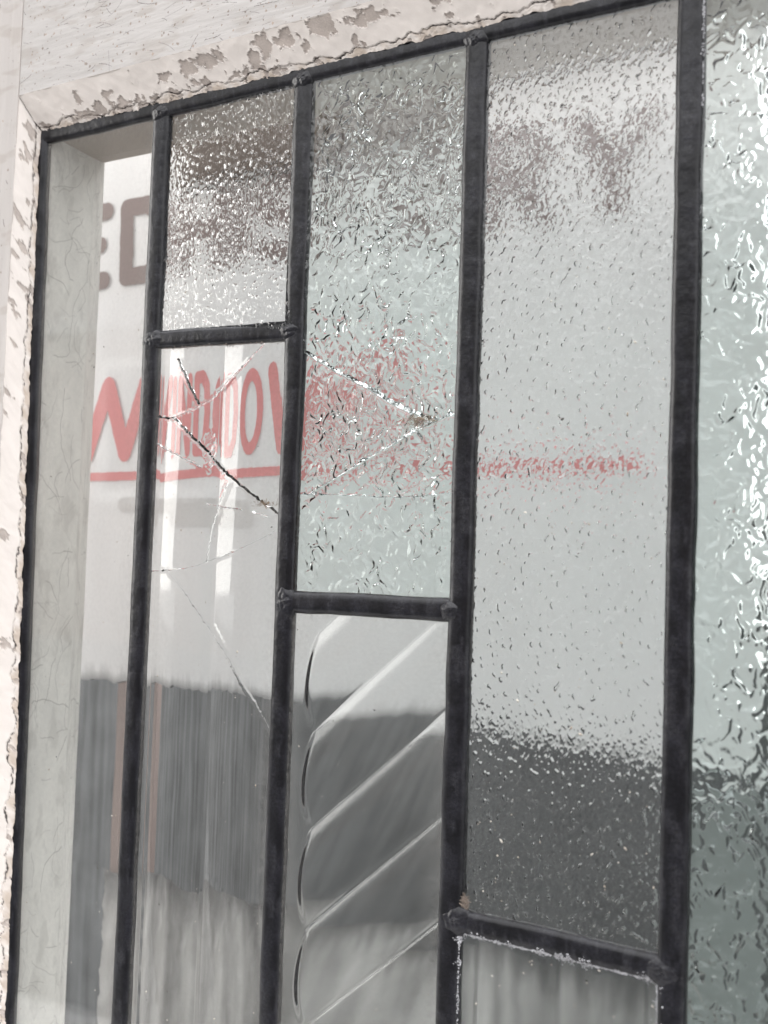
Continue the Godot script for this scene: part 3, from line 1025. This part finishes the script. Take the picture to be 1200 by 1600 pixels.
	broken.transparency = BaseMaterial3D.TRANSPARENCY_ALPHA
	broken.albedo_color = Color(0.50, 0.52, 0.52, 0.3)
	broken.roughness = 0.3
	broken.metallic_specular = 0.9
	for k in lines.size():
		var gap := obj("crack", crack_gap(lines[k], 1.25, -0.95, Vector2(0.45, 0.8) * leans[k], widths[k] * 0.85, widths[k] * 0.7), [clear], p3)
		obj("dust_line", crack_wall(lines[k], 1.25, -0.95, Vector2(0.45, 0.8) * leans[k], widths[k] * 0.85, widths[k] * 0.7), [broken], gap)
	obj("dust", specks(160, 82, 160, -470, -120, func(_x, _y): return 1.75, 0.4), [paint("dust", Color.WHITE, 0.95, true)], p3, "", "stuff")
	var crumbs := fluff(Vector3(152, -193.2, 1.8), 70, Vector2(7, 1.3), Color(0.24, 0.18, 0.13))
	obj("crumbs", crumbs, [paint("crumbs", Color.WHITE, 0.95, true)], p3, "", "stuff")
	# third column, upper: crystal relief, broken in three
	var cr := crystal(7, 2.45, 3.3, 1.6, Vector2(0.6, 0.28))
	var broken_lines := [
		[Vector2(168, -123.5), Vector2(172.3, -125.8), Vector2(188.3, -134.6), Vector2(205.8, -143.1), Vector2(219.4, -151), Vector2(231, -156), Vector2(238.4, -158.7)],
		[Vector2(238.4, -158.7), Vector2(245.2, -154.4), Vector2(253.5, -145)],
		[Vector2(253, -156.1), Vector2(245.3, -157.7), Vector2(232.8, -162.6), Vector2(216.9, -169.7), Vector2(197.2, -178.9), Vector2(176, -189.2)],
		[Vector2(168, -188.9), Vector2(190.7, -189.4), Vector2(217.8, -190.8), Vector2(237.1, -190.5), Vector2(253.5, -188.6)]]
	var shard := PackedVector2Array([Vector2(166, -122.3), Vector2(172.3, -125.8), Vector2(188.3, -134.6), Vector2(205.8, -143.1), Vector2(219.4, -151), Vector2(238.4, -158.7), Vector2(216.9, -169.7), Vector2(197.2, -178.9), Vector2(176, -189.2), Vector2(166, -189)])
	var crystal_back := func(x: float, y: float) -> float:
		var h: float = cr.call(x, y)
		h *= smoothstep(0.0, 3.0, minf(x - 170.5, 252.0 - x)) * 0.9 + 0.1
		if y < -118.0 and y > -194.0 and Geometry2D.is_point_in_polygon(Vector2(x, y), shard):
			h += 0.75 + (y + 155.0) * 0.02 - (x - 200.0) * 0.01
		return h
	var shard_front := func(x: float, y: float) -> float:
		var h: float = 0.10 * cr.call(x + 40.0, y + 11.0)
		if y < -118.0 and y > -194.0:
			var p := Vector2(x, y)
			if Geometry2D.is_point_in_polygon(p, shard):
				h = h - 0.75 - (y + 155.0) * 0.02 + (x - 200.0) * 0.01
			for k in 4:
				var c: Array = broken_lines[k]
				for q in c.size() - 1:
					var d := seg_dist(p, c[q], c[q + 1])
					if d < 0.9: h -= [0.5, 0.5, 0.5, 0.2][k] * (0.9 - d)
		return h
	var p4 := obj("broken_crystal_pane", mesh_of(pane(165.8, 255.5, -236.7, 4.5, 0.4, shard_front, crystal_back, 0, 4.0), null, false), [green], w, "tall crystal relief pane broken into shards")
	var teal := broken.duplicate()
	teal.albedo_color = Color(0.36, 0.52, 0.51, 0.7)
	for k in 4:
		var bl := wander(broken_lines[k], 0.5)
		var gap := obj("crack", crack_gap(bl, 1.0, -1.4, Vector2(0.3, 0.95), [1.2, 0.9, 2.6, 0.8][k], [2.2, 1.3, 2.0, 0.8][k]), [green], p4)
		obj("dust_line", crack_wall(bl, 1.0, -1.4, Vector2(0.3, 0.95), [1.2, 0.9, 2.6, 0.8][k], [2.2, 1.3, 2.0, 0.8][k]), [teal], gap)
	obj("crumbs", fluff(Vector3(233, -158.5, 1.5), 160, Vector2(9, 2.6), Color(0.24, 0.18, 0.13)), [paint("crumbs", Color.WHITE, 0.95, true)], p4, "", "stuff")
	# third column, lower: slanting ribs with scalloped ends
	var dir := Vector2.from_angle(deg_to_rad(40.0))
	var nrm := Vector2(-dir.y, dir.x)
	var frost := noise("frost", 0.8, 2)
	# scooped flutes that meet in sharp ridges; each scoop runs out in a curve on the left
	var ribs := func(x: float, y: float) -> float:
		var s := (Vector2(x, y) - Vector2(180.7, -337.0)).dot(nrm)
		var t := fposmod(s, 32.6) / 32.6 * 2.0 - 1.0
		var left := 181.0 - 4.8 * (1.0 - t * t)
		var ends := smoothstep(0.0, 1.0, clampf((x - left) * 0.24, 0.0, 1.0))
		var ridge := 0.10 * smoothstep(0.93, 0.98, absf(t))
		return (-1.35 * (1.0 - t * t) + ridge) * ends + 0.003 * frost.get_noise_2d(x, y)
	var p5 := obj("slant_ribbed_pane", mesh_of(pane(165.9, 255.2, low, -238.2, 0.6, wavy, ribs, 0, 3.4), null, false), [soft], w, "pane of broad slanting ribs with scalloped ends")
	obj("dust", specks(70, 172, 250, -440, -246, func(_x, _y): return 1.75, 0.32), [paint("dust", Color.WHITE, 0.95, true)], p5, "", "stuff")
	fa = Acc.new()
	quad(fa, Vector3(167, low, 1.95), Vector3(254.5, low, 1.95), Vector3(254.5, -239, 1.95), Vector3(167, -239, 1.95), Vector3(0, 0, 1))
	obj("dust_film", mesh_of(fa, null, false), [film], p5)
	# fourth column, upper: pebbled
	var peb := noise("peb", 0.32, 2)
	var pit2 := noise("pit2", 0.36)
	var pit3 := noise("pit3", 0.55)
	var pebbled := func(x: float, y: float) -> float:
		return 0.09 * peb.get_noise_2d(x * 1.1 - y * 0.25, y * 0.7) - 0.5 * smoothstep(0.47, 0.85, pit2.get_noise_2d(x * 1.1, y * 0.75)) - 0.22 * smoothstep(0.5, 0.8, pit3.get_noise_2d(x, y * 0.7))
	var p6 := obj("pebbled_pane", mesh_of(pane(256.8, 349.1, -363.4, 4.5, 0.4, func(x, y): return 0.3 * pebbled.call(x + 60.0, y), pebbled, 0), null, false), [grey], w, "tall pebbled pane in the fourth column")
	obj("dust", specks(240, 263, 343, -355, -3, func(_x, _y): return 1.6, 0.5), [paint("dust", Color.WHITE, 0.95, true)], p6, "", "stuff")
	obj("crumbs", fluff(Vector3(263.2, -354.5, 1.9), 170, Vector2(1.7, 3.4), Color(0.22, 0.18, 0.15)), [paint("crumbs", Color.WHITE, 0.95, true)], p6, "", "stuff")
	# fourth column, lower: broad upright reeds
	var p7 := obj("reeded_pane", mesh_of(pane(256.8, 349.1, low, -364.2, 0.6, wavy, reeds.call(302.0, 36.0, 3.6, 1.3), 1, 3.4), null, false), [soft], w, "pane of broad upright reeds under the pebbled one")
	obj("dust", specks(90, 263, 343, -440, -368, func(_x, _y): return 1.75, 0.45), [paint("dust", Color.WHITE, 0.95, true)], p7, "", "stuff")
	# fifth column: coarse crystal relief
	var cr2 := crystal(23, 2.8, 4.0, 1.5, Vector2(0.6, 0.28))
	obj("crystal_pane", mesh_of(pane(350.6, 443.0, low, 4.5, 0.45, func(x, y): return 0.08 * cr2.call(x + 50.0, y), cr2, 0, 4.0), null, false), [green], w, "tall unbroken crystal relief pane at the right")
